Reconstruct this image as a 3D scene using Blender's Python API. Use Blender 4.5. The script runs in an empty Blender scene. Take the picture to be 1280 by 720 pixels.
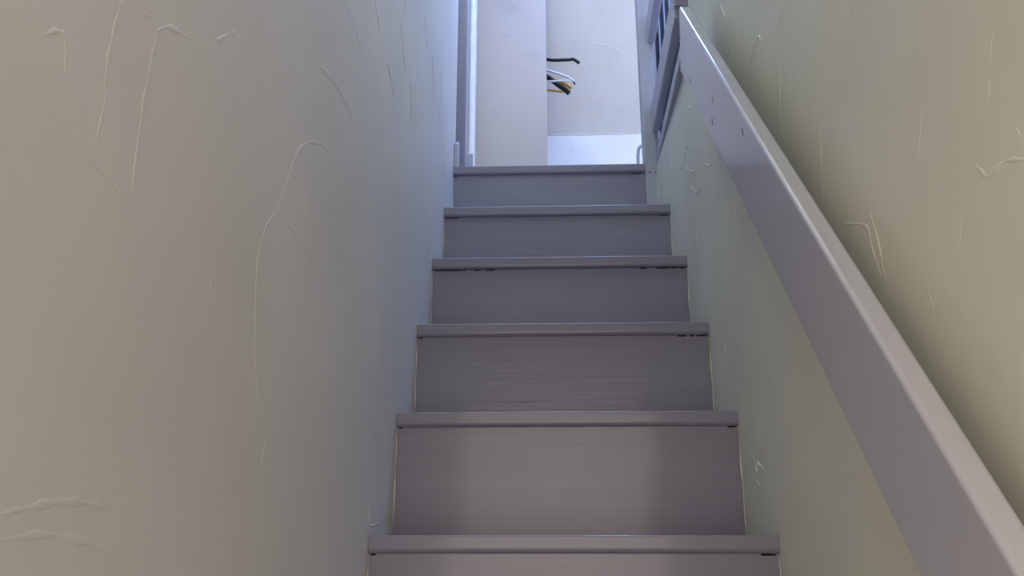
import bpy, bmesh, math, random
from mathutils import Vector, Matrix

random.seed(7)
scene = bpy.context.scene
COL = scene.collection

# ------------------------------------------------------------------ camera
F_PX = 1065.1
PITCH, YAW = 0.293588, 0.038111          # tilted up, turned a little to the left
cam_data = bpy.data.cameras.new('camera')
cam_data.sensor_width = 36.0
cam_data.lens = F_PX / 1280.0 * 36.0
cam_data.clip_start = 0.02
cam = bpy.data.objects.new('camera', cam_data)
COL.objects.link(cam)
fwd = Vector((-math.sin(YAW) * math.cos(PITCH), math.cos(YAW) * math.cos(PITCH), math.sin(PITCH)))
right = Vector((math.cos(YAW), math.sin(YAW), 0))
upv = right.cross(fwd)
cam.matrix_world = Matrix((
    (right.x, upv.x, -fwd.x, -0.0393),
    (right.y, upv.y, -fwd.y, -1.3444),
    (right.z, upv.z, -fwd.z, -0.0156),
    (0, 0, 0, 1)))
scene.camera = cam

# ------------------------------------------------------------------ world, lights, exposure
world = bpy.data.worlds.new('sky')
scene.world = world
world.use_nodes = True
wb = world.node_tree.nodes['Background']
wb.inputs[0].default_value = (0.55, 0.72, 1.0, 1)
wb.inputs[1].default_value = 1.0


def area(name, loc, target, sx, sy, power, color):
    d = bpy.data.lights.new(name, 'AREA')
    d.shape = 'RECTANGLE'
    d.size, d.size_y = sx, sy
    d.energy = power
    d.color = color
    o = bpy.data.objects.new(name, d)
    COL.objects.link(o)
    o.location = loc
    o.rotation_euler = (Vector(target) - Vector(loc)).to_track_quat('-Z', 'Y').to_euler()
    return o


area('skylight_daylight', (0.48, 1.02, 2.95), (0.22, 1.40, 1.2), 0.6, 0.6, 42, (0.26, 0.42, 1.0))
area('hall_window_daylight', (-0.15, -2.0, -0.06), (-0.05, 0.0, -0.05), 2.3, 1.4, 25.5, (1.0, 0.865, 0.74))
lamp = bpy.data.lights.new('stairwell_lamp', 'POINT')
lamp.energy = 15.0
lamp.color = (0.82, 0.98, 0.98)
lamp.shadow_soft_size = 0.05
lamp_o = bpy.data.objects.new('stairwell_lamp', lamp)
lamp_o.location = (-0.16, 0.05, 2.50)
COL.objects.link(lamp_o)
attic = bpy.data.lights.new('attic_fill', 'POINT')  # added fill light that brightens the sloped ceiling and knee wall
attic.energy = 4.8
attic.color = (1.0, 0.96, 0.66)
attic.shadow_soft_size = 0.10
attic_o = bpy.data.objects.new('attic_fill', attic)
attic_o.location = (0.95, 1.50, 1.95)
COL.objects.link(attic_o)

scene.view_settings.view_transform = 'Standard'
scene.view_settings.look = 'None'
scene.view_settings.gamma = 1.0
scene.view_settings.exposure = 0.05
scene.view_settings.use_curve_mapping = False

# ------------------------------------------------------------------ sizes
RISE, GO, OVER = 0.21896, 0.20695, 0.0105
HW = 0.31                                # half the width between the walls
LAND_Z = 5 * RISE
LAND_Y = 5 * GO
WALL_END = 0.40                          # the full height right wall stops here
FLOOR_Z = -6 * RISE


# ------------------------------------------------------------------ materials
def new_mat(name):
    m = bpy.data.materials.new(name)
    m.use_nodes = True
    nt = m.node_tree
    return m, nt, nt.nodes['Principled BSDF']


def node(nt, kind, **kw):
    n = nt.nodes.new(kind)
    for k, v in kw.items():
        setattr(n, k, v)
    return n


def coords(nt, scale=(1, 1, 1)):
    tc = node(nt, 'ShaderNodeTexCoord')
    mp = node(nt, 'ShaderNodeMapping')
    mp.inputs['Scale'].default_value = scale
    nt.links.new(tc.outputs['Object'], mp.inputs['Vector'])
    return mp.outputs['Vector']


def noise(nt, vec, scale, detail=3.0, rough=0.5):
    n = node(nt, 'ShaderNodeTexNoise')
    n.inputs['Scale'].default_value = scale
    n.inputs['Detail'].default_value = detail
    n.inputs['Roughness'].default_value = rough
    nt.links.new(vec, n.inputs['Vector'])
    return n.outputs['Fac']


def ramp(nt, fac, stops):
    r = node(nt, 'ShaderNodeValToRGB')
    cr = r.color_ramp
    while len(cr.elements) < len(stops):
        cr.elements.new(0.5)
    for e, (p, c) in zip(cr.elements, stops):
        e.position = p
        e.color = (*c, 1)
    nt.links.new(fac, r.inputs['Fac'])
    return r.outputs['Color']


def bump(nt, bsdf, height, strength, dist, prev=None):
    b = node(nt, 'ShaderNodeBump')
    b.inputs['Strength'].default_value = strength
    b.inputs['Distance'].default_value = dist
    nt.links.new(height, b.inputs['Height'])
    if prev is not None:
        nt.links.new(prev, b.inputs['Normal'])
    nt.links.new(b.outputs['Normal'], bsdf.inputs['Normal'])
    return b.outputs['Normal']


def mat_plaster(name, base, var=0.06):
    m, nt, b = new_mat(name)
    v = coords(nt)
    c0 = tuple(x * (1 - var) for x in base)
    c1 = tuple(min(1, x * (1 + var)) for x in base)
    nt.links.new(ramp(nt, noise(nt, v, 3.2, 4), [(0.3, c0), (0.7, c1)]), b.inputs['Base Color'])
    b.inputs['Roughness'].default_value = 0.55
    n1 = bump(nt, b, noise(nt, v, 6, 2), 0.3, 0.006)
    vs = coords(nt, (1, 1, 0.25))
    n2 = bump(nt, b, noise(nt, vs, 40, 4, 0.6), 0.12, 0.002, n1)
    bump(nt, b, noise(nt, v, 420, 2), 0.12, 0.0008, n2)
    return m


def mat_gloss(name, base, rough=0.3, streak=(2.5, 60, 60), strength=0.25, coat=0.0):
    m, nt, b = new_mat(name)
    v = coords(nt, streak)
    c0 = tuple(x * 0.95 for x in base)
    c1 = tuple(x * 1.05 for x in base)
    f = noise(nt, v, 1.0, 5, 0.6)
    nt.links.new(ramp(nt, f, [(0.3, c0), (0.7, c1)]), b.inputs['Base Color'])
    b.inputs['Roughness'].default_value = rough
    b.inputs['Specular IOR Level'].default_value = 0.5
    b.inputs['Coat Weight'].default_value = coat
    b.inputs['Coat Roughness'].default_value = 0.08
    n1 = bump(nt, b, f, strength, 0.002)
    v2 = coords(nt)
    n2 = bump(nt, b, noise(nt, v2, 240, 2), 0.10, 0.0006, n1)
    nt.links.new(n2, b.inputs['Coat Normal'])
    return m


def mat_plain(name, base, rough=0.5, metal=0.0):
    m, nt, b = new_mat(name)
    v = coords(nt)
    c0 = tuple(x * 0.93 for x in base)
    c1 = tuple(min(1, x * 1.07) for x in base)
    nt.links.new(ramp(nt, noise(nt, v, 30, 3), [(0.3, c0), (0.7, c1)]), b.inputs['Base Color'])
    b.inputs['Roughness'].default_value = rough
    b.inputs['Metallic'].default_value = metal
    return m


def mat_smudged(name, base, spots):
    """Painted board with soft grey smudges at given spots (x, z, radius, weight)."""
    m, nt, b = new_mat(name)
    tc = node(nt, 'ShaderNodeTexCoord')
    wob = node(nt, 'ShaderNodeTexNoise')
    wob.inputs['Scale'].default_value = 34
    nt.links.new(tc.outputs['Object'], wob.inputs['Vector'])
    acc = None
    for (x, y, z, r, w) in spots:
        d = node(nt, 'ShaderNodeVectorMath', operation='DISTANCE')
        nt.links.new(tc.outputs['Object'], d.inputs[0])
        d.inputs[1].default_value = (x, y, z)
        mr = node(nt, 'ShaderNodeMapRange')
        mr.inputs['From Min'].default_value = r
        mr.inputs['From Max'].default_value = 0
        mr.inputs['To Max'].default_value = w
        nt.links.new(d.outputs['Value'], mr.inputs['Value'])
        if acc is None:
            acc = mr.outputs['Result']
        else:
            a = node(nt, 'ShaderNodeMath', operation='MAXIMUM')
            nt.links.new(acc, a.inputs[0])
            nt.links.new(mr.outputs['Result'], a.inputs[1])
            acc = a.outputs['Value']
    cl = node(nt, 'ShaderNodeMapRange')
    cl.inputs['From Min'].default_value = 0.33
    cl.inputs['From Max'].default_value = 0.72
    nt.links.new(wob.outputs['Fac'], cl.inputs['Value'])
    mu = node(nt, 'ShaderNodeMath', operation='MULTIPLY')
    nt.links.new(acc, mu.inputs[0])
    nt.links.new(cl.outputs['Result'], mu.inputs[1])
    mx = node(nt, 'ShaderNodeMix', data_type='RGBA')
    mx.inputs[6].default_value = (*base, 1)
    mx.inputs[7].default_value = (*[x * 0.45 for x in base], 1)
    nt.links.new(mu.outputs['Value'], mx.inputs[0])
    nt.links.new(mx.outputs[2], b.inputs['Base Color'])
    b.inputs['Roughness'].default_value = 0.45
    return m


M_WALL = mat_plaster('grey_plaster', (0.595, 0.58, 0.545))
M_WALL_LIT = mat_plaster('plaster_yellow_light', (0.645, 0.64, 0.535))  # same plaster, the yellower light on the right wall put into its colour
M_ATTIC = mat_plaster('pale_plaster', (0.92, 0.90, 0.87))
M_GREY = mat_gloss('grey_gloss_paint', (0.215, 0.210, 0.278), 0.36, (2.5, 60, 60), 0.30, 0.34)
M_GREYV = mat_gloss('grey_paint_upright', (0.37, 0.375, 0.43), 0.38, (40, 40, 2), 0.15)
M_GREY_LIT = mat_gloss('grey_paint_lit', (0.42, 0.415, 0.46), 0.22, (40, 2, 2), 0.10, 0.3)  # same paint as the steps, lightened in place of light on the rail
M_WHITE = mat_plain('white_gloss', (0.78, 0.78, 0.78), 0.35)
M_LILAC = mat_plain('lilac_paint', (0.42, 0.41, 0.47), 0.4)
M_DARK = mat_plain('dark_hole', (0.02, 0.02, 0.025), 0.8)
M_SHADE = mat_plain('slat_gap_shade', (0.07, 0.075, 0.10), 0.6)  # shade in the gaps between the slats, put into a dark colour
M_FLOOR = mat_plain('landing_boards', (0.58, 0.53, 0.48), 0.45)
M_BLACK = mat_plain('black_plastic', (0.015, 0.015, 0.017), 0.4)
M_WPLAS = mat_plain('white_plastic', (0.75, 0.74, 0.72), 0.35)
M_WOOD = mat_gloss('golden_wood', (0.62, 0.33, 0.06), 0.35, (8, 90, 90), 0.1)
M_STEEL = mat_plain('steel', (0.6, 0.6, 0.62), 0.3, 1.0)
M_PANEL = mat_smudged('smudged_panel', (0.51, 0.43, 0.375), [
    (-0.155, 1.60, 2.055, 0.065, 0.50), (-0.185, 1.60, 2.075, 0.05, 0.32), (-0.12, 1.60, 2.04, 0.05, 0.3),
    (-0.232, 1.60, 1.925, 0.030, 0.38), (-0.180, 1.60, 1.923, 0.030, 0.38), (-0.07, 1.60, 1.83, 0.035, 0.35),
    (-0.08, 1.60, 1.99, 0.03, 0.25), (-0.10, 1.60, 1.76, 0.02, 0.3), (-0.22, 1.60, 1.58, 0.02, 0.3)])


# ------------------------------------------------------------------ helpers
def obj(name, bm, mat, parent=None, smooth=False, bevel=0.0, seg=2):
    bmesh.ops.recalc_face_normals(bm, faces=bm.faces[:])
    me = bpy.data.meshes.new(name)
    bm.to_mesh(me)
    bm.free()
    me.materials.append(mat)
    if smooth:
        for p in me.polygons:
            p.use_smooth = True
    o = bpy.data.objects.new(name, me)
    COL.objects.link(o)
    if parent is not None:
        o.parent = parent
    if bevel:
        md = o.modifiers.new('bevel', 'BEVEL')
        md.width = bevel
        md.segments = seg
        md.limit_method = 'ANGLE'
        md.harden_normals = False
    return o


def struct(name, bm, mat, parent=None, **kw):
    o = obj(name, bm, mat, parent, **kw)
    o['kind'] = 'structure'
    return o


def empty(name, loc=(0, 0, 0)):
    o = bpy.data.objects.new(name, None)
    o.empty_display_size = 0.05
    COL.objects.link(o)
    o.location = loc
    return o


def tag(o, label, cat, group=None):
    o['label'] = label
    o['category'] = cat
    if group:
        o['group'] = group
    return o


def keep(o, parent):
    """Parent without moving: children are modelled in world coordinates."""
    o.parent = parent
    o.matrix_parent_inverse = Matrix.Translation(parent.location).inverted()
    return o


def box(bm, x0, x1, y0, y1, z0, z1):
    vs = [bm.verts.new((x, y, z)) for x in (x0, x1) for y in (y0, y1) for z in (z0, z1)]
    for f in ((0, 1, 3, 2), (4, 6, 7, 5), (0, 4, 5, 1), (2, 3, 7, 6), (0, 2, 6, 4), (1, 5, 7, 3)):
        bm.faces.new([vs[i] for i in f])
    return bm


def B(*a):
    return box(bmesh.new(), *a)


def prism(bm, poly, axis, a, b):
    """Extrude a 2D outline along an axis: 'x' -> poly is (y,z); 'y' -> (x,z); 'z' -> (x,y)."""
    def mk(p, t):
        return {'x': (t, p[0], p[1]), 'y': (p[0], t, p[1]), 'z': (p[0], p[1], t)}[axis]
    A = [bm.verts.new(mk(p, a)) for p in poly]
    Bv = [bm.verts.new(mk(p, b)) for p in poly]
    n = len(poly)
    bm.faces.new(A)
    bm.faces.new(Bv[::-1])
    for i in range(n):
        bm.faces.new((A[i], A[(i + 1) % n], Bv[(i + 1) % n], Bv[i]))
    return bm


def catmull(pts, n=6):
    pts = [Vector(p) for p in pts]
    if len(pts) < 3:
        out = []
        for i in range(len(pts) - 1):
            out += [pts[i].lerp(pts[i + 1], k / n) for k in range(n)]
        return out + [pts[-1]]
    P = [pts[0] * 2 - pts[1]] + pts + [pts[-1] * 2 - pts[-2]]
    out = []
    for i in range(1, len(P) - 2):
        a, b, c, d = P[i - 1], P[i], P[i + 1], P[i + 2]
        for k in range(n):
            t = k / n
            out.append(0.5 * ((2 * b) + (c - a) * t + (2 * a - 5 * b + 4 * c - d) * t * t + (3 * b - a - 3 * c + d) * t ** 3))
    return out + [pts[-1]]


def tube(bm, pts, r, n=10, r2=None, flat=1.0, smooth=5):
    """Round tube along a smooth path; flat squashes the section across the up direction."""
    path = catmull(pts, smooth)
    rings = []
    m = len(path)
    for i, p in enumerate(path):
        t = (path[min(i + 1, m - 1)] - path[max(i - 1, 0)]).normalized()
        ref = Vector((0, 1, 0)) if abs(t.y) < 0.9 else Vector((1, 0, 0))
        u = t.cross(ref).normalized()
        w = u.cross(t)
        rr = r if r2 is None else r + (r2 - r) * i / (m - 1)
        rings.append([bm.verts.new(p + u * (math.cos(2 * math.pi * k / n) * rr) + w * (math.sin(2 * math.pi * k / n) * rr * flat)) for k in range(n)])
    for a, b in zip(rings, rings[1:]):
        for k in range(n):
            bm.faces.new((a[k], a[(k + 1) % n], b[(k + 1) % n], b[k]))
    bm.faces.new(rings[0])
    bm.faces.new(rings[-1][::-1])
    return bm


def ridge(bm, pts, frame, w=0.0032, h=0.0015, wob=0.0007):
    """A trowel ridge: a low tapering bead along (a, b) points; frame(a, b, n) -> 3D point n above the surface."""
    path = catmull([(a, b, 0) for a, b in pts], 7)
    ph = random.random() * 6
    path = [Vector((p.x + wob * math.sin(ph + i * 1.7) * 0.5, p.y + wob * math.cos(ph * 2 + i * 2.3) * 0.5, 0)) for i, p in enumerate(path)]
    rows = []
    m = len(path)
    span = sum((b - a).length for a, b in zip(path, path[1:]))
    w, h = w * min(1.0, 0.35 + span / 0.12), h * min(1.0, 0.35 + span / 0.12)
    for i, p in enumerate(path):
        t = path[min(i + 1, m - 1)] - path[max(i - 1, 0)]
        if t.length < 1e-6:
            continue
        t.normalize()
        s = Vector((-t.y, t.x, 0))
        e = math.sin(math.pi * (0.06 + 0.88 * i / (m - 1))) ** 0.6 * (0.75 + 0.35 * math.sin(ph + i * 0.9))
        ww, hh = w * e, h * e
        prof = ((-1.0, -0.0004), (-0.45, 0.75 * hh), (0.1, hh), (0.55, 0.55 * hh), (1.0, -0.0004))
        rows.append([bm.verts.new(frame(p.x + s.x * q * ww, p.y + s.y * q * ww, n)) for q, n in prof])
    for a, b in zip(rows, rows[1:]):
        for k in range(4):
            bm.faces.new((a[k], a[k + 1], b[k + 1], b[k]))


# trowel ridges in the plaster, (along the stairs, height) in metres
RIDGES_LEFT = [
    [(-0.880, 0.323), (-0.883, 0.300), (-0.885, 0.276), (-0.884, 0.256)],
    [(-0.881, 0.257), (-0.882, 0.236), (-0.885, 0.214)],
    [(-0.830, 0.333), (-0.833, 0.298), (-0.835, 0.260), (-0.834, 0.208)],
    [(-0.830, 0.333), (-0.813, 0.347), (-0.775, 0.361)],
    [(-0.952, 0.249), (-0.938, 0.261), (-0.931, 0.261), (-0.925, 0.242)],
    [(-0.860, 0.332), (-0.850, 0.333), (-0.839, 0.338)],
    [(-0.746, 0.388), (-0.729, 0.391), (-0.702, 0.416), (-0.692, 0.411)],
    [(-0.546, 0.310), (-0.576, 0.277), (-0.586, 0.233), (-0.575, 0.173), (-0.553, 0.116)],
    [(-0.546, 0.310), (-0.517, 0.358), (-0.492, 0.403), (-0.440, 0.441), (-0.377, 0.464), (-0.360, 0.461)],
    [(-0.546, 0.310), (-0.468, 0.313), (-0.406, 0.304), (-0.415, 0.312)],
    [(-0.633, 0.306), (-0.624, 0.282)],
    [(-0.645, 0.165), (-0.643, 0.150)],
    [(-0.454, 0.537), (-0.393, 0.561), (-0.330, 0.571), (-0.254, 0.566)],
    [(-0.430, 0.546), (-0.351, 0.567), (-0.266, 0.573)],
    [(-0.340, 0.708), (-0.262, 0.709), (-0.191, 0.702)],
    [(-0.311, 0.316), (-0.270, 0.331), (-0.246, 0.325)],
    [(-0.515, 0.091), (-0.529, 0.052)],
    [(-0.917, -0.001), (-0.891, 0.004), (-0.861, 0.008), (-0.830, 0.008), (-0.805, 0.006)],
    [(-0.914, -0.013), (-0.872, -0.010), (-0.828, -0.014), (-0.793, -0.020)],
    [(-0.888, 0.206), (-0.837, 0.201)],
    [(0.001, 0.052), (0.003, 0.016), (0.068, 0.018), (0.089, 0.016)],
    [(-0.573, 0.174), (-0.578, 0.157), (-0.568, 0.144)],
    [(-0.690, 0.196), (-0.689, 0.176)],
    [(0.078, 0.952), (0.150, 0.890)],
    [(0.371, 1.171), (0.424, 1.119)],
    [(-0.026, 0.800), (0.046, 0.777)],
    [(-0.153, 0.841), (-0.104, 0.813)],
    [(0.209, 0.907), (0.270, 0.828)],
    [(0.520, 1.158), (0.573, 1.053)],
    [(-0.101, 0.275), (-0.078, 0.256)],
    [(-0.214, 0.011), (-0.187, 0.048)],
]
RIDGES_RIGHT = [
    [(-0.233, 0.664), (-0.200, 0.556)],
    [(-0.366, 0.496), (-0.356, 0.446), (-0.343, 0.390)],
    [(-0.470, 0.592), (-0.458, 0.573), (-0.428, 0.555), (-0.392, 0.543)],
    [(-0.519, 0.561), (-0.493, 0.555), (-0.465, 0.536)],
    [(-0.300, 0.719), (-0.251, 0.713), (-0.211, 0.691)],
    [(-0.758, 0.366), (-0.747, 0.346)],
    [(-0.742, 0.334), (-0.734, 0.314)],
    [(-0.700, 0.281), (-0.717, 0.261), (-0.742, 0.262), (-0.767, 0.252)],
    [(-0.668, 0.247), (-0.660, 0.232), (-0.649, 0.222)],
    [(-0.483, 0.325), (-0.494, 0.289), (-0.500, 0.243)],
    [(-0.407, 0.341), (-0.468, 0.315), (-0.477, 0.286), (-0.492, 0.250)],
    [(-0.629, 0.368), (-0.619, 0.349), (-0.605, 0.328)],
    [(-0.762, 0.282), (-0.769, 0.268)],
    [(-0.037, 0.906), (-0.028, 0.879)],
    [(-0.064, 0.839), (-0.035, 0.810)],
    [(-0.081, 0.751), (-0.136, 0.765), (-0.156, 0.747)],
    [(-0.210, 0.783), (-0.194, 0.766)],
    [(-0.283, 0.646), (-0.266, 0.586)],
    [(0.576, 0.870), (0.536, 0.845), (0.479, 0.813), (0.431, 0.793)],
    [(0.340, 0.768), (0.294, 0.741), (0.268, 0.736)],
    [(0.511, 0.789), (0.475, 0.763)],
    [(0.392, 0.733), (0.480, 0.750)],
    [(0.524, 1.003), (0.437, 0.953)],
    [(0.801, 1.018), (0.829, 0.988)],
    [(0.505, 0.895), (0.540, 0.898)],
    [(0.120, 0.128), (0.100, 0.102), (0.090, 0.116)],
    [(0.046, 0.133), (0.089, 0.118), (0.053, 0.099)],
    [(0.111, 0.088), (0.088, 0.076)],
    [(0.100, 0.582), (0.113, 0.546)],
    [(0.490, 0.667), (0.484, 0.626)],
    [(0.553, 0.897), (0.587, 0.839)],
    [(-0.590, 0.208), (-0.595, 0.184)],
    [(0.281, 0.366), (0.268, 0.339)],
    [(0.091, 0.988), (0.062, 0.941)],
    [(0.041, 0.859), (0.070, 0.860)],
]
SLOPE_RIDGES = [
    [(0.119, 0.335), (0.144, 0.377), (0.179, 0.414), (0.252, 0.409), (0.302, 0.384), (0.338, 0.355)],
    [(0.137, 0.328), (0.191, 0.323), (0.244, 0.329), (0.269, 0.314)],
    [(0.209, 0.298), (0.206, 0.255), (0.174, 0.216)],
    [(0.182, 0.183), (0.197, 0.171), (0.187, 0.090)],
    [(0.239, 0.062), (0.286, 0.069), (0.322, 0.087)],
    [(0.029, 0.025), (0.103, 0.035)],
    [(0.306, 0.019), (0.343, 0.022)],
]
KNEE_RIDGES = [
    [(0.0926, 1.8), (0.106, 1.75), (0.1162, 1.7195)],
    [(0.2141, 1.7988), (0.228, 1.795), (0.2429, 1.7778)],
    [(0.13, 1.722), (0.17, 1.719), (0.22, 1.725)],
]


# ------------------------------------------------------------------ setting: walls
def on_left(a, b, n):
    return (-HW + n, a, b)


def on_right(a, b, n):
    return (HW - n, a, b)


bm = prism(bmesh.new(), [(-1.05, FLOOR_Z), (1.30, FLOOR_Z), (1.30, LAND_Z - 0.122), (1.085, LAND_Z - 0.122), (1.085, 2.75), (-1.05, 2.75)], 'x', -HW - 0.12, -HW)
for i, r in enumerate(RIDGES_LEFT):
    near = sum(p[0] for p in r) / len(r) < -0.2
    ridge(bm, r, on_left, 0.0042 if near else 0.0024, 0.0006 if near else 0.0016)
for _ in range(34):
    y, z = random.uniform(0.0, 1.0), random.uniform(0.65, 1.75)
    ln = random.uniform(0.03, 0.13)
    ridge(bm, [(y, z), (y + random.uniform(-0.006, 0.012), z - ln)], on_left, 0.0020, 0.0014)
for k in range(-1, 5):      # paint line where the plaster meets each riser
    y = k * GO + OVER + GO
    ridge(bm, [(y - 0.002, (k + 1) * RISE - 0.03), (y - 0.0035, (k + .5) * RISE), (y - 0.002, k * RISE + 0.004)], on_left, 0.0016, 0.0022)
struct('wall_left', bm, M_WALL)

bm = bmesh.new()
wall_outline = [(-1.0, FLOOR_Z), (1.30, FLOOR_Z), (1.30, LAND_Z - 0.004), (WALL_END, LAND_Z - 0.004), (WALL_END, 2.75), (-1.0, 2.75)]
prism(bm, wall_outline, 'x', HW, HW + 0.12)
for i, r in enumerate(RIDGES_RIGHT):
    near = sum(p[0] for p in r) / len(r) < -0.2
    ridge(bm, r, on_right, 0.0038 if near else 0.0022, 0.0009 if near else 0.0022)
for _ in range(14):
    y, z = random.uniform(0.35, 0.95), random.uniform(0.6, 1.02)
    ln = random.uniform(0.015, 0.05)
    ridge(bm, [(y, z), (y + random.uniform(-0.012, 0.012), z - ln)], on_right, 0.0018, 0.0013)
for k in range(-1, 5):
    y = k * GO + OVER + GO
    ridge(bm, [(y - 0.002, (k + 1) * RISE - 0.03), (y - 0.0035, (k + .5) * RISE), (y - 0.002, k * RISE + 0.004)], on_right, 0.0016, 0.0022)
struct('wall_right', bm, M_WALL_LIT)

# attic room at the top
S2 = math.sqrt(0.5)
KNEE_Y, KNEE_Z = 2.24, 1.805


def on_slope(a, b, n):
    return (a, KNEE_Y - b * S2 - n * S2, KNEE_Z + b * S2 - n * S2)


def on_knee(a, b, n):
    return (a, KNEE_Y - n, b)


bm = B(-1.3, 2.2, KNEE_Y, KNEE_Y + 0.1, LAND_Z - 0.2, KNEE_Z)
for r in KNEE_RIDGES:
    ridge(bm, r, on_knee, 0.003, 0.0012)
struct('wall_back', bm, M_ATTIC)
bm = bmesh.new()
prism(bm, [(KNEE_Y, KNEE_Z), (KNEE_Y + 0.1, KNEE_Z), (KNEE_Y + 0.1, KNEE_Z + 0.05), (1.295, 2.87), (1.295, 2.75)], 'x', -1.3, 2.2)
for r in SLOPE_RIDGES:
    ridge(bm, r, on_slope, 0.0035, 0.0016)
ridge(bm, [(-0.02, 0.004), (0.1, 0.006), (0.22, 0.003), (0.45, 0.005)], on_slope, 0.004, 0.003)
# flat part of the ceiling, with the opening for the roof window
box(bm, -1.3, 0.05, -1.0, 1.295, 2.75, 2.87)
box(bm, 0.91, 2.2, -1.0, 1.295, 2.75, 2.87)
box(bm, 0.05, 0.91, -1.0, 0.60, 2.75, 2.87)
struct('ceiling', bm, M_ATTIC)
bm = bmesh.new()
box(bm, 0.05, 0.09, 0.60, 1.295, 2.74, 2.90)
box(bm, 0.87, 0.91, 0.60, 1.295, 2.74, 2.90)
box(bm, 0.09, 0.87, 0.60, 0.64, 2.74, 2.90)
box(bm, 0.09, 0.87, 1.255, 1.295, 2.74, 2.90)
struct('window_1', bm, M_WHITE, bevel=0.004)
struct('wall_attic_east', B(2.2, 2.3, -1.0, 2.34, LAND_Z - 0.2, 2.87), M_ATTIC)
struct('wall_attic_west', B(-1.4, -1.3, 1.0, 2.34, LAND_Z - 0.2, 2.87), M_ATTIC)
struct('wall_attic_front', B(HW + 0.12, 2.2, 0.28, WALL_END - 0.001, LAND_Z - 0.2, 2.75), M_ATTIC)
struct('wall_attic_return', B(-1.3, -HW - 0.12, 1.0, 1.085, LAND_Z - 0.2, 2.75), M_ATTIC)
struct('wall_stairwell_front', B(-HW - 0.12, HW + 0.12, -1.12, -1.05, 1.1, 2.75), M_WALL)

bm = bmesh.new()
box(bm, -1.3, HW + 0.12, LAND_Y + 0.06, KNEE_Y, LAND_Z - 0.12, LAND_Z)
box(bm, HW + 0.12, 2.2, WALL_END, KNEE_Y, LAND_Z - 0.12, LAND_Z)
struct('floor_landing', bm, M_FLOOR)
# board that covers the edge of the landing floor along the stairwell
DRIFT = 0.028


def plan_bar(bm, x0, x1, y0, y1, z0, z1):
    """A bar along the stairwell edge, closing in slightly towards the lower end; x0, x1 hold at the far post."""
    d0, d1 = DRIFT * (LAND_Y - y0), DRIFT * (LAND_Y - y1)
    return prism(bm, [(x0 - d0, y0), (x1 - d0, y0), (x1 - d1, y1), (x0 - d1, y1)], 'z', z0, z1)


bm = bmesh.new()
plan_bar(bm, HW - 0.0005, HW + 0.10, 0.448, LAND_Y + 0.008, LAND_Z - 0.003, LAND_Z + 0.034)
plan_bar(bm, HW + 0.022, HW + 0.05, 0.448, LAND_Y + 0.008, LAND_Z + 0.034, LAND_Z + 0.165)  # added upstand, keeps the gap under the rail dark
struct('trim_1', bm, M_GREYV, bevel=0.003)

# the left side of the landing: skirting end, door jamb, white casing
bm = bmesh.new()
prism(bm, [(1.038, LAND_Z), (1.0845, LAND_Z), (1.0845, LAND_Z + 0.098), (1.075, LAND_Z + 0.104), (1.060, LAND_Z + 0.092), (1.038, LAND_Z + 0.078)], 'x', -HW, -HW + 0.013)
struct('baseboard_left', bm, M_GREYV, bevel=0.003)
struct('trim_2', B(-0.42, -0.295, 1.25, 1.34, LAND_Z, 2.74), M_GREY, bevel=0.003)
bm = bmesh.new()
prof = [(-0.345, 1.40), (-0.307, 1.40), (-0.303, 1.392), (-0.296, 1.388), (-0.288, 1.390), (-0.282, 1.397), (-0.279, 1.408), (-0.278, 1.45), (-0.345, 1.45)]
prism(bm, prof, 'z', LAND_Z, 2.60)
struct('trim_3', bm, M_WHITE, bevel=0.001)
bm = bmesh.new()
prism(bm, [(-0.306, LAND_Z), (-0.2805, LAND_Z), (-0.2805, LAND_Z + 0.205), (-0.284, LAND_Z + 0.209), (-0.291, LAND_Z + 0.206), (-0.297, LAND_Z + 0.206), (-0.302, LAND_Z + 0.210), (-0.306, LAND_Z + 0.214)], 'y', 1.376, 1.389)
struct('baseboard_landing', bm, M_LILAC, bevel=0.001)

# hall at the foot of the stairs
struct('floor', B(-1.4, 1.6, -3.1, -1.0, FLOOR_Z - 0.1, FLOOR_Z), M_FLOOR)
struct('floor_light_stop', B(-HW - 0.12, HW + 0.12, -1.0, 1.36, FLOOR_Z - 0.1, FLOOR_Z - 0.0005), M_FLOOR)  # unseen, added to close the space below the steps against light
struct('wall_light_stop', B(-1.3, 2.2, 1.30, 1.36, FLOOR_Z, LAND_Z - 0.121), M_WALL)  # unseen, added to keep sky light from leaking under the stairs
struct('ceiling_hall', B(-1.4, 1.6, -3.1, -1.05, 1.1, 1.2), M_ATTIC)
struct('wall_hall_back', B(-1.4, 1.6, -3.2, -3.1, FLOOR_Z, 1.1), M_WALL)
struct('wall_hall_left', B(-1.5, -1.4, -3.1, -1.0, FLOOR_Z, 1.1), M_WALL)
struct('wall_hall_right', B(1.6, 1.7, -3.1, -1.0, FLOOR_Z, 1.1), M_WALL)
struct('wall_hall_front', box(B(-1.4, -HW - 0.12, -1.05, -0.95, FLOOR_Z, 1.1), HW + 0.12, 1.6, -1.05, -0.95, FLOOR_Z, 1.1), M_WALL)

# ------------------------------------------------------------------ staircase
stairs = tag(empty('staircase', (0, -1.03, FLOOR_Z)), 'grey gloss painted straight wooden staircase rising between two plaster walls', 'staircase')
T = 0.027


def tread_profile(y):
    z = 0.0
    pts = [(y + GO + OVER + 0.02, -T), (y + GO + OVER + 0.02, 0)]
    for i in range(7):                         # small round at the top front edge
        a = math.radians(90 + 15 * i)
        pts.append((y + 0.0028 + 0.0028 * math.cos(a), -0.0028 + 0.0028 * math.sin(a)))
    for i in range(11):                        # wider round below
        a = math.radians(180 + 9 * i)
        pts.append((y + 0.009 + 0.009 * math.cos(a), -T + 0.009 + 0.009 * math.sin(a)))
    return pts


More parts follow.
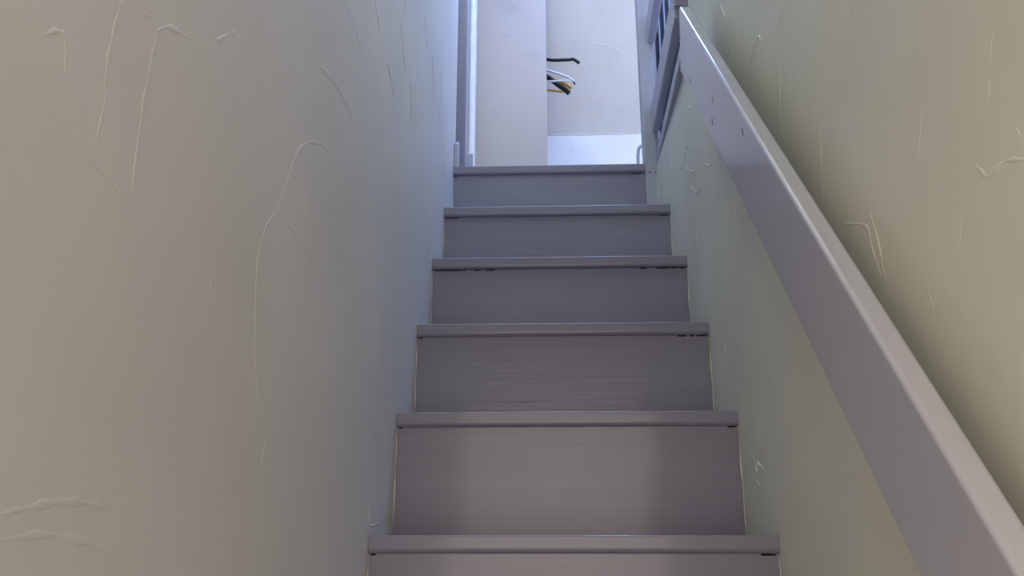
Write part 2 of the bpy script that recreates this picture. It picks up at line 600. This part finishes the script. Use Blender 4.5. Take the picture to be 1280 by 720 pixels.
GAPS = {0: [(0.284, 0.306), (-0.307, -0.300)], 1: [(0.291, 0.306), (-0.306, -0.301)], 2: [(0.245, 0.262), (0.270, 0.278), (0.284, 0.306), (-0.306, -0.298)],
        3: [(-0.302, -0.240), (-0.236, -0.228), (-0.205, -0.192), (-0.178, -0.158), (0.195, 0.212), (0.235, 0.266), (0.27, 0.288), (0.292, 0.305)],
        4: [(-0.305, -0.298), (-0.296, -0.270), (0.28, 0.30)], 5: [(0.235, 0.262), (-0.305, -0.299)]}
for k in range(-5, 6):
    y, z = k * GO, k * RISE
    x1 = HW - 0.0005 if k < 5 else 0.273
    bm = bmesh.new()
    sk = random.uniform(-0.0008, 0.0008)
    prism(bm, [(a, b + z + sk) for a, b in tread_profile(y)] if k < 5 else
          [(min(a, LAND_Y + 0.058), b + z) for a, b in tread_profile(y)], 'x', -HW + 0.0005, x1)
    t = obj('tread', bm, M_GREY, smooth=False)
    keep(t, stairs)
    # riser below this tread, with the narrow open joints at its top edge
    g = sorted(GAPS.get(k, []))
    top, low = z - T - 0.0002, z - T - 0.0030
    pts = [(-HW + 0.0005, z - RISE), (-HW + 0.0005, top)]
    for a, b in g:
        pts += [(a, top), (a, low), (b, low), (b, top)]
    xr = HW - 0.0005 if k < 5 else 0.273
    pts += [(xr, top), (xr, z - RISE)]
    bm = bmesh.new()
    prism(bm, pts, 'y', y + OVER, y + OVER + 0.014)
    keep(obj('riser', bm, M_GREY), stairs)

# ------------------------------------------------------------------ sloping handrail on the right wall
A = 0.245
hr = tag(empty('handrail', (A, 0.19, 0.97)), 'grey painted flat board handrail sloping up the right wall', 'handrail')
d_low = Vector((-0.6478 - 0.2030, -0.0382 - 0.9081)).normalized()
d_top = Vector((-0.7926 - 0.1728, -0.0335 - 1.0421)).normalized()
lo, to = Vector((0.2030, 0.9081)), Vector((0.1728, 1.0421))
loe, toe = lo + d_low * 1.75, to + d_top * 1.75
bm = bmesh.new()
prism(bm, [(lo.x, lo.y), (loe.x, loe.y), (toe.x, toe.y), (to.x, to.y)], 'x', A, A + 0.024)
keep(obj('board', bm, M_GREY_LIT, bevel=0.0045, seg=4), hr)
for t in (0.18, 0.80, 1.40):
    c = lo.lerp(to, 0.22) + d_low * t
    bm = bmesh.new()
    box(bm, A + 0.0245, HW + 0.002, c.x - 0.012, c.x + 0.012, c.y - 0.012, c.y + 0.012)
    keep(obj('bracket', bm, M_GREYV, bevel=0.003), hr)
for (y, z) in ((0.1062, 0.8309), (-0.0552, 0.6594), (-0.0734, 0.6894), (-0.2432, 0.5437)):
    bm = bmesh.new()
    prism(bm, [(y - 0.0012, z - 0.006), (y + 0.0012, z - 0.005), (y + 0.0014, z + 0.005), (y - 0.0008, z + 0.006)], 'x', A - 0.0004, A + 0.002)
    nh = keep(obj('nail_hole', bm, M_DARK), hr)

# ------------------------------------------------------------------ guard railing at the top
gr = tag(empty('guard_railing', (0.297, LAND_Y + 0.03, LAND_Z)), 'grey guard railing of two horizontal boards between posts above the stairwell', 'railing')
PX0, PX1 = 0.2735, 0.3195
bm = B(PX0, PX1, LAND_Y + 0.0093, LAND_Y + 0.0575, 4 * RISE + 0.0005, 2.30)
post = keep(obj('post', bm, M_GREYV, bevel=0.003), gr)
for x in (0.288, 0.305):
    bm = bmesh.new()
    r = 0.0028 if x < 0.3 else 0.0022
    prism(bm, [(x + r * math.cos(i * math.pi / 6), 1.069 + r * math.sin(i * math.pi / 6)) for i in range(12)], 'y', LAND_Y + 0.0088, LAND_Y + 0.011)
    keep(obj('screw', bm, M_DARK), gr)
# near post, hung on the end of the full height wall
bm = bmesh.new()
prism(bm, [(0.405, 1.205), (0.447, 1.243), (0.447, 2.30), (0.405, 2.30)], 'x', 0.279, 0.319)
keep(obj('post', bm, M_GREY, bevel=0.002), gr)  # darker paint stands in for the shade on this unlit post
for z0 in (1.203, 1.517, 1.83):
    bm = plan_bar(bmesh.new(), 0.3015, 0.3255, 0.4475, LAND_Y + 0.0088, z0, z0 + 0.091)
    keep(obj('rail', bm, M_GREYV, bevel=0.005, seg=3), gr)

# upright slats behind the railing
sc = tag(empty('slatted_screen', (0.40, 1.27, LAND_Z)), 'pale upright slatted screen standing on the landing behind the railing post', 'screen')
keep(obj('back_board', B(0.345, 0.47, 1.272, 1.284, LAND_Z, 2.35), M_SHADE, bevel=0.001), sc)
for i in range(6):
    x = 0.351 + i * 0.020
    keep(obj('slat', B(x, x + 0.006, 1.246, 1.272, LAND_Z, 2.35), M_GREYV, bevel=0.002), sc)

# bent tube frame on the landing floor
lp = obj('tube_frame', tube(bmesh.new(), [(0.287, 1.30, LAND_Z), (0.2855, 1.30, 1.20), (0.288, 1.30, 1.262), (0.298, 1.30, 1.282), (0.325, 1.30, 1.285), (0.375, 1.30, 1.284), (0.392, 1.30, 1.27), (0.396, 1.30, 1.23), (0.396, 1.30, LAND_Z)], 0.0055), M_GREYV, smooth=True)
tag(lp, 'small pale bent tube frame standing on the landing floor beside the post', 'frame')

# ------------------------------------------------------------------ wardrobe and hangers
wd = tag(empty('wardrobe', (-0.15, 1.9, LAND_Z)), 'lavender grey open wardrobe side panel at the top of the stairs', 'wardrobe')
keep(obj('side_panel', B(-0.365, -0.0165, 1.60, 1.618, LAND_Z, 2.425), M_PANEL, bevel=0.0015), wd)
keep(obj('side_panel', B(-0.365, -0.0165, 2.20, 2.218, LAND_Z, 1.80), M_LILAC, bevel=0.0015), wd)
keep(obj('back_panel', B(-0.381, -0.3655, 1.60, 2.218, LAND_Z, 1.80), M_LILAC, bevel=0.001), wd)
ROD_X, ROD_Z = -0.10, 1.985
keep(obj('hanging_rod', tube(bmesh.new(), [(ROD_X, 1.615, ROD_Z), (ROD_X, 2.06, ROD_Z)], 0.011), M_STEEL, smooth=True), wd)


def hook_path(c, top):
    return [c, c + Vector((0, 0, (top - c.z) * 0.45))] + \
        [Vector((ROD_X + 0.017 * math.cos(a), c.y, ROD_Z + 0.001 + 0.017 * math.sin(a))) for a in [math.radians(x) for x in (-20, 30, 80, 130, 175)]]


def rod_hook(root, y, cz):
    p = [(ROD_X, y, cz), (ROD_X, y, cz + 0.03), (ROD_X + 0.008, y, ROD_Z - 0.018), (ROD_X + 0.0165, y, ROD_Z),
         (ROD_X + 0.011, y, ROD_Z + 0.012), (ROD_X, y, ROD_Z + 0.0155), (ROD_X - 0.012, y, ROD_Z + 0.010), (ROD_X - 0.016, y, ROD_Z - 0.002)]
    keep(obj('hook', tube(bmesh.new(), p, 0.0018, 8), M_STEEL, smooth=True), root)


def hanger(label, y, cz, yaw, arm, arm_r, mat, bar=None, bar_mat=None, tip_mat=None, flat=1.0):
    """arm: points from the centre to the tip as (reach, height); mirrored for the other arm."""
    root = tag(empty('clothes_hanger', (ROD_X, y, ROD_Z)), label, 'hanger', 'clothes hangers in the wardrobe')
    ca, sa = math.cos(yaw), math.sin(yaw)

    def P(r, h):
        return (ROD_X + r * ca, y + r * sa, h)
    rod_hook(root, y, cz)
    pts = [P(-r, h) for r, h in arm[::-1]] + [P(0, cz)] + [P(r, h) for r, h in arm]
    keep(obj('shoulder_arms', tube(bmesh.new(), pts, arm_r, 10, flat=flat), mat, smooth=True), root)
    if bar is not None:
        r, h = bar[0]
        keep(obj('trouser_bar', tube(bmesh.new(), [P(-r, h), P(0, bar[1]), P(r, h)], bar[2], 8), bar_mat or mat, smooth=True), root)
    if tip_mat is not None:
        for s in (-1, 1):
            r, h = arm[-1]
            keep(obj('arm_tip', tube(bmesh.new(), [P(s * (r - 0.004), h + 0.002), P(s * (r + 0.003), h - 0.004), P(s * (r + 0.004), h - 0.013)], 0.0035, 8), tip_mat, smooth=True), root)
    return root


hanger('topmost black hanger with drooping tip sticking out past the wardrobe panel', 1.72, 1.905, -0.10,
       [(0.06, 1.888), (0.11, 1.8745), (0.165, 1.871), (0.176, 1.870), (0.190, 1.872), (0.203, 1.866), (0.217, 1.852)], 0.0062, M_BLACK, flat=1.3)
hanger('white plastic hanger with a black tip, between the black and the golden hangers', 1.86, 1.955, 0.0,
       [(0.05, 1.937), (0.09, 1.9195), (0.160, 1.892), (0.187, 1.876), (0.199, 1.862)], 0.0055, M_WPLAS,
       bar=((0.188, 1.868), 1.865, 0.0042), bar_mat=M_WPLAS, tip_mat=M_BLACK)
hanger('thick black hanger with a steep arm, crossing below the white one', 1.90, 1.955, 0.0,
       [(0.05, 1.930), (0.09, 1.912), (0.135, 1.872), (0.165, 1.848), (0.180, 1.831)], 0.0105, M_BLACK,
       bar=((0.12, 1.895), 1.910, 0.0075), bar_mat=M_BLACK, flat=1.3)
hanger('golden wooden hanger, lowest and farthest back of the cluster', 1.95, 1.965, 0.0,
       [(0.05, 1.953), (0.10, 1.936), (0.145, 1.917), (0.175, 1.901), (0.192, 1.884)], 0.0085, M_WOOD,
       bar=((0.175, 1.866), 1.884, 0.0055), bar_mat=M_WOOD, flat=1.2)
